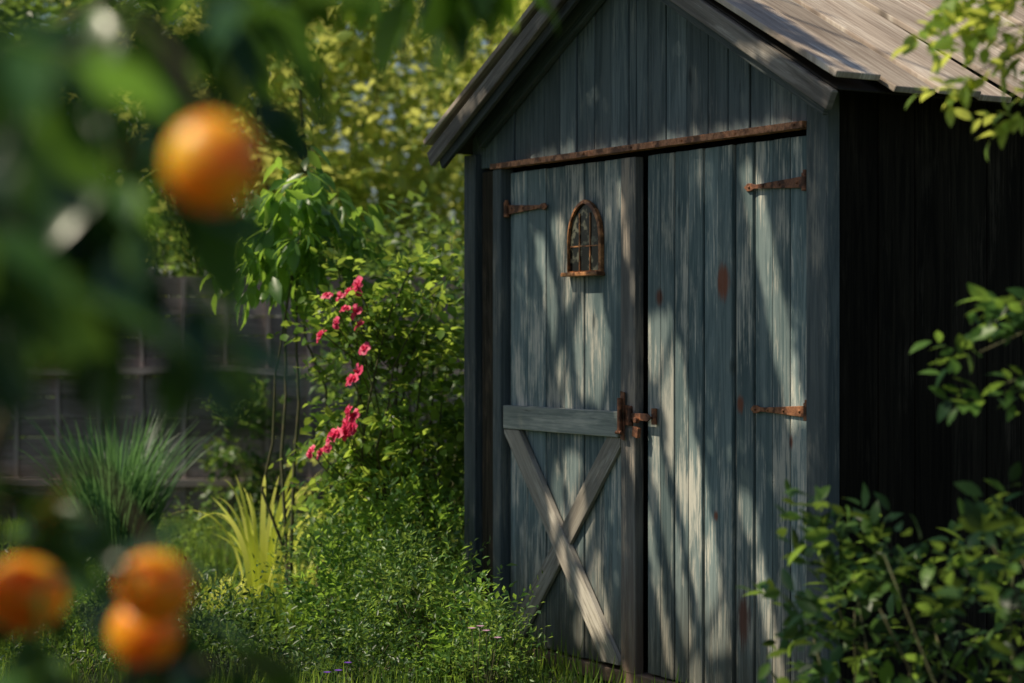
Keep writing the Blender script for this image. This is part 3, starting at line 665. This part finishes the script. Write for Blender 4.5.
P0 = org+s[:, None]*U3+z[:, None]*np.array([0, 0, 1.])+kk[:, None]*SD
a = twigs(P0, rng.normal(0, 1, (nC, 3)), rng.uniform(.1, .3, nC), 6, .060, .52)
cp = a[0]+norm(a[1])*a[3][:, None]*.5
den = SD@NF; kq = ((cp-org)@NF)/den; hp = cp-kq[:, None]*SD
keep = (lit((hp-org)@U3, hp[:, 2]) < rng.uniform(.38, .46, len(cp))) & (cp[:, 2] > 2.85)
a = [x[keep]-(TB if i == 0 else 0) for i, x in enumerate(a)]
leaves_mesh("crown", *a, T_FAR, L_can, can)
tp = curve((0, 0, -.05), (.3, -.1, 3.6), .03, 8); li = [tp]; ra = [np.linspace(.14, .09, 8)]
for i in range(9):
    e = P0[rng.integers(0, nC)]-TB; e[2] = max(e[2], 4.0)+.5
    li.append(curve(tp[-1-rng.integers(0, 2)], e, .05, 8, -.2)); ra.append(np.linspace(.03, .006, 8))
tubes("trunk", li, ra, M_bark, can, 7)

# ------------------------------------------------------------ ORANGE TREE (close to the viewer)
OR = [(-.239, 1.60, 1.437, .0395), (-.487, 2.0, 1.040, .040), (-.357, 2.0, 1.047, .038), (-.378, 2.06, .992, .038), (-.80, 1.9, 1.4, .038), (-.75, 1.8, 1.0, .04)]
OT = np.array([-1.25, 2.0, 0])
ot = top("orange_tree", "orange tree with glossy dark leaves and ripe fruit", "tree", tuple(OT))
CL = [
    (-.52, 1.9, 1.60, .07, 8), (-.43, 1.95, 1.61, .06, 6), (-.34, 1.9, 1.61, .05, 4), (-.48, 1.85, 1.52, .07, 7), (-.39, 1.85, 1.51, .06, 5), (-.47, 1.85, 1.43, .06, 6), (-.39, 1.9, 1.42, .05, 4), (-.27, 2.0, 1.62, .04, 2),
    (-.35, 1.85, 1.37, .035, 3), (-.50, 1.9, 1.36, .05, 5), (-.31, 1.75, 1.35, .02, 2), (-.27, 1.75, 1.30, .012, 1), (-.44, 1.45, 1.50, .05, 4), (-.42, 1.45, 1.40, .04, 3), (-.45, 1.5, 1.32, .03, 2),
    (-.55, 1.9, 1.29, .04, 5), (-.56, 1.9, 1.23, .04, 5), (-.56, 1.9, 1.17, .04, 5), (-.55, 1.9, 1.12, .04, 4), (-.49, 1.5, 1.2, .03, 3),
    (-.50, 1.8, 1.08, .04, 4), (-.50, 1.7, .99, .05, 5), (-.40, 1.75, .95, .05, 5), (-.46, 1.75, .92, .06, 7), (-.34, 1.8, .94, .04, 5), (-.27, 1.8, .93, .02, 3), (-.40, 2.2, 1.01, .06, 5), (-.54, 2.2, 1.0, .06, 5), (-.45, 2.2, 1.10, .03, 2), (-.31, 2.1, 1.0, .03, 2), (-.18, 1.8, .955, .012, 1)]
CO = [(-.38, 3.0, 1.88, .05, 4), (-.28, 3.1, 1.90, .05, 4), (-.18, 3.2, 1.92, .05, 4), (-.09, 3.3, 1.93, .05, 3), (.0, 3.3, 1.93, .04, 3), (.05, 3.4, 1.94, .03, 2), (-.46, 3.0, 1.84, .05, 3)]
def cluster(L, leaf, ld):
    PP = []; DD = []; LL = []
    for (x_, y_, z_, r_, n) in L:
        p, d = ell(n, (x_, y_, z_), (r_, r_*1.6, r_), .1); PP.append(p); DD.append(d+np.array([(.4 if leaf < .105 else .1) if z_ > 1.33 else -.1, -.1, -.15])); LL.append(rng.uniform(.06, .11, n))
    if leaf < .105:
        p, d = ell(200, (-1.35, 2.0, 1.05), (.58, .7, .50), .3); PP.append(p); DD.append(d); LL.append(rng.uniform(.1, .2, len(p)))
    PP = np.concatenate(PP); DD = np.concatenate(DD); LL = np.concatenate(LL)
    a = twigs(PP, DD, LL, 5, leaf, .46 if leaf < .105 else .38, .3, ld, .8)
    C_ = a[0]+norm(a[1])*a[3][:, None]*.5
    keep = (C_[:, 1] > 1.2)
    for io, (x_, y_, z_, r_) in enumerate(OR):
        v = C_-np.array([x_, y_, z_]); al = v@SD; dist = np.linalg.norm(v-al[:, None]*SD, axis=1); keep &= ~((al > 0) & (dist < r_*1.7))
        keep &= np.linalg.norm(v, axis=1) > r_*1.2
        fw = -norm(np.array([[x_, y_, z_-1.3]]))[0]; al = v@fw; dist = np.linalg.norm(v-al[:, None]*fw, axis=1); keep &= ~((al > -.02) & (dist < r_*(1.05 if io == 0 else .75)))
    return [x[keep]-(OT if i == 0 else 0) for i, x in enumerate(a)]
leaves_mesh("crown", *cluster(CL, .104, .55), T_NEAR, L_orange, ot)
leaves_mesh("hanging_foliage", *cluster(CO, .13, 1.2), T_NEAR, L_over, ot)
tp = curve((0, 0, -.05), (.02, 0, 1.0), .03, 7); li = [tp]; ra = [np.linspace(.07, .05, 7)]
for (x_, y_, z_, r_, n) in CL[::3]+CO[::2]+[(-1.7, 1.8, 1.4, 0, 0), (-1.2, 2.5, 1.4, 0, 0)]:
    li.append(curve(tp[-1-rng.integers(0, 3)], np.array([x_, y_, z_+.05])-OT, .05, 8, -.05 if z_ < 1.8 else -.25)); ra.append(np.linspace(.014, .003, 8))
li.append(curve(np.array([-.62, 2.25, 1.0])-OT, np.array([-.51, 2.25, 1.38])-OT, .02, 8)); ra.append(np.linspace(.012, .008, 8))
li.append(curve(tp[5], np.array([-.62, 2.25, 1.0])-OT, .03, 6)); ra.append(np.linspace(.025, .012, 6))
for (x_, y_, z_, r_) in OR:
    li.append(curve(np.array([x_-.06, y_+.03, z_+.12])-OT, np.array([x_, y_, z_+r_*.9])-OT, .05, 5)); ra.append(.003)
    li.append(curve(tp[-1], np.array([x_-.06, y_+.03, z_+.12])-OT, .05, 7, -.04)); ra.append(np.linspace(.010, .003, 7))
tubes("trunk", li, ra, M_bark, ot, 7)
V = []; F = []; nu, nv = 28, 16
for i in range(nv+1):
    th = math.pi*i/nv; rr = math.sin(th)*(1+.02*math.cos(th)); zz = math.cos(th)*.93-.07*math.exp(-(th/.3)**2)
    for j in range(nu):
        ph = 2*math.pi*j/nu; k_ = 1+.022*math.sin(2*ph+1)+.015*math.sin(3*ph+th*2); V.append((rr*k_*math.cos(ph), rr*k_*math.sin(ph), zz))
for i in range(nv):
    for j in range(nu): F.append((i*nu+j, (i+1)*nu+j, (i+1)*nu+(j+1) % nu, i*nu+(j+1) % nu))
om = bpy.data.meshes.new("orange_fruit"); om.from_pydata(V, [], F); om.materials.append(M_orange); om.polygons.foreach_set("use_smooth", [True]*len(F)); om.validate(); om.update()
for i, (x_, y_, z_, r_) in enumerate(OR):
    o = bpy.data.objects.new("orange_fruit", om); link(o); o.parent = ot; o.location = Vector((x_, y_, z_))-Vector(OT); o.scale = (r_*(.96+.03*(i % 3)), r_, r_*(1.08-.03*(i % 3))); o.rotation_euler = (rng.normal(0, .3), rng.normal(0, .3), rng.uniform(0, 6))

# ------------------------------------------------------------ SHRUBS ON THE OTHER SIDE
bush("leafy_shrub", "leafy green shrub beside the dark shed wall", "shrub", (1.24, 4.75, 0), (0, 0, .54), (.42, .38, .44), 32, 6, .12, 7, .066, .5, T_NEAR, L_right, .18, 26, .006, leafdroop=.05)
bush("leafy_shrub", "low leafy shrub at the foot of shed", "shrub", (.93, 4.95, 0), (0, 0, .40), (.26, .28, .44), 22, 5, .1, 7, .060, .5, T_NEAR, L_right, .16, 18, .005, leafdroop=.05)
def sprays(name, label, base, tips, mat, reps):
    base = np.array(base); rb = top(name, label, "tree", tuple(base))
    PP = []; DD = []; li = [curve((0, 0, -.05), (.02, .02, 2.2), .02, 8)]; ra = [np.linspace(.03, .015, 8)]
    for (z0, e) in tips:
        c_ = curve(np.array([base[0], base[1], z0]), np.array(e), .05, 8, -.06); li.append(c_-base); ra.append(np.linspace(.008, .002, 8))
        for t in range(4, 8):
            for r in range(reps): PP.append(c_[t]+rng.normal(0, .015, 3)); DD.append((c_[7]-c_[4])+rng.normal(0, .25, 3)*.5)
    PP = np.array(PP); DD = np.array(DD); a = twigs(PP, DD, rng.uniform(.06, .14, len(PP)), 6, .06, .5, .1, .05)
    a = [x-(base if i == 0 else 0) for i, x in enumerate(a)]
    tubes("trunk", li, ra, M_stem, rb, 5); leaves_mesh("crown", *a, T_NEAR, mat, rb)
sprays("young_tree", "slender young tree with arching bright green sprays", (1.75, 4.7, 0), [(2.1, (1.06, 4.6, 1.90)), (2.0, (1.06, 4.6, 1.98)), (2.15, (1.04, 4.7, 2.06)), (2.2, (1.08, 4.6, 2.14)), (1.9, (1.2, 4.7, 1.82)), (2.2, (1.12, 4.6, 2.05))], L_spray, 3)
sprays("young_tree", "slender dark-leaved sapling beside the shed wall", (1.85, 4.9, 0), [(1.25, (1.10, 4.7, 1.26)), (1.3, (1.16, 4.7, 1.36)), (1.2, (1.12, 4.7, 1.17))], L_mid, 3)
print("done")
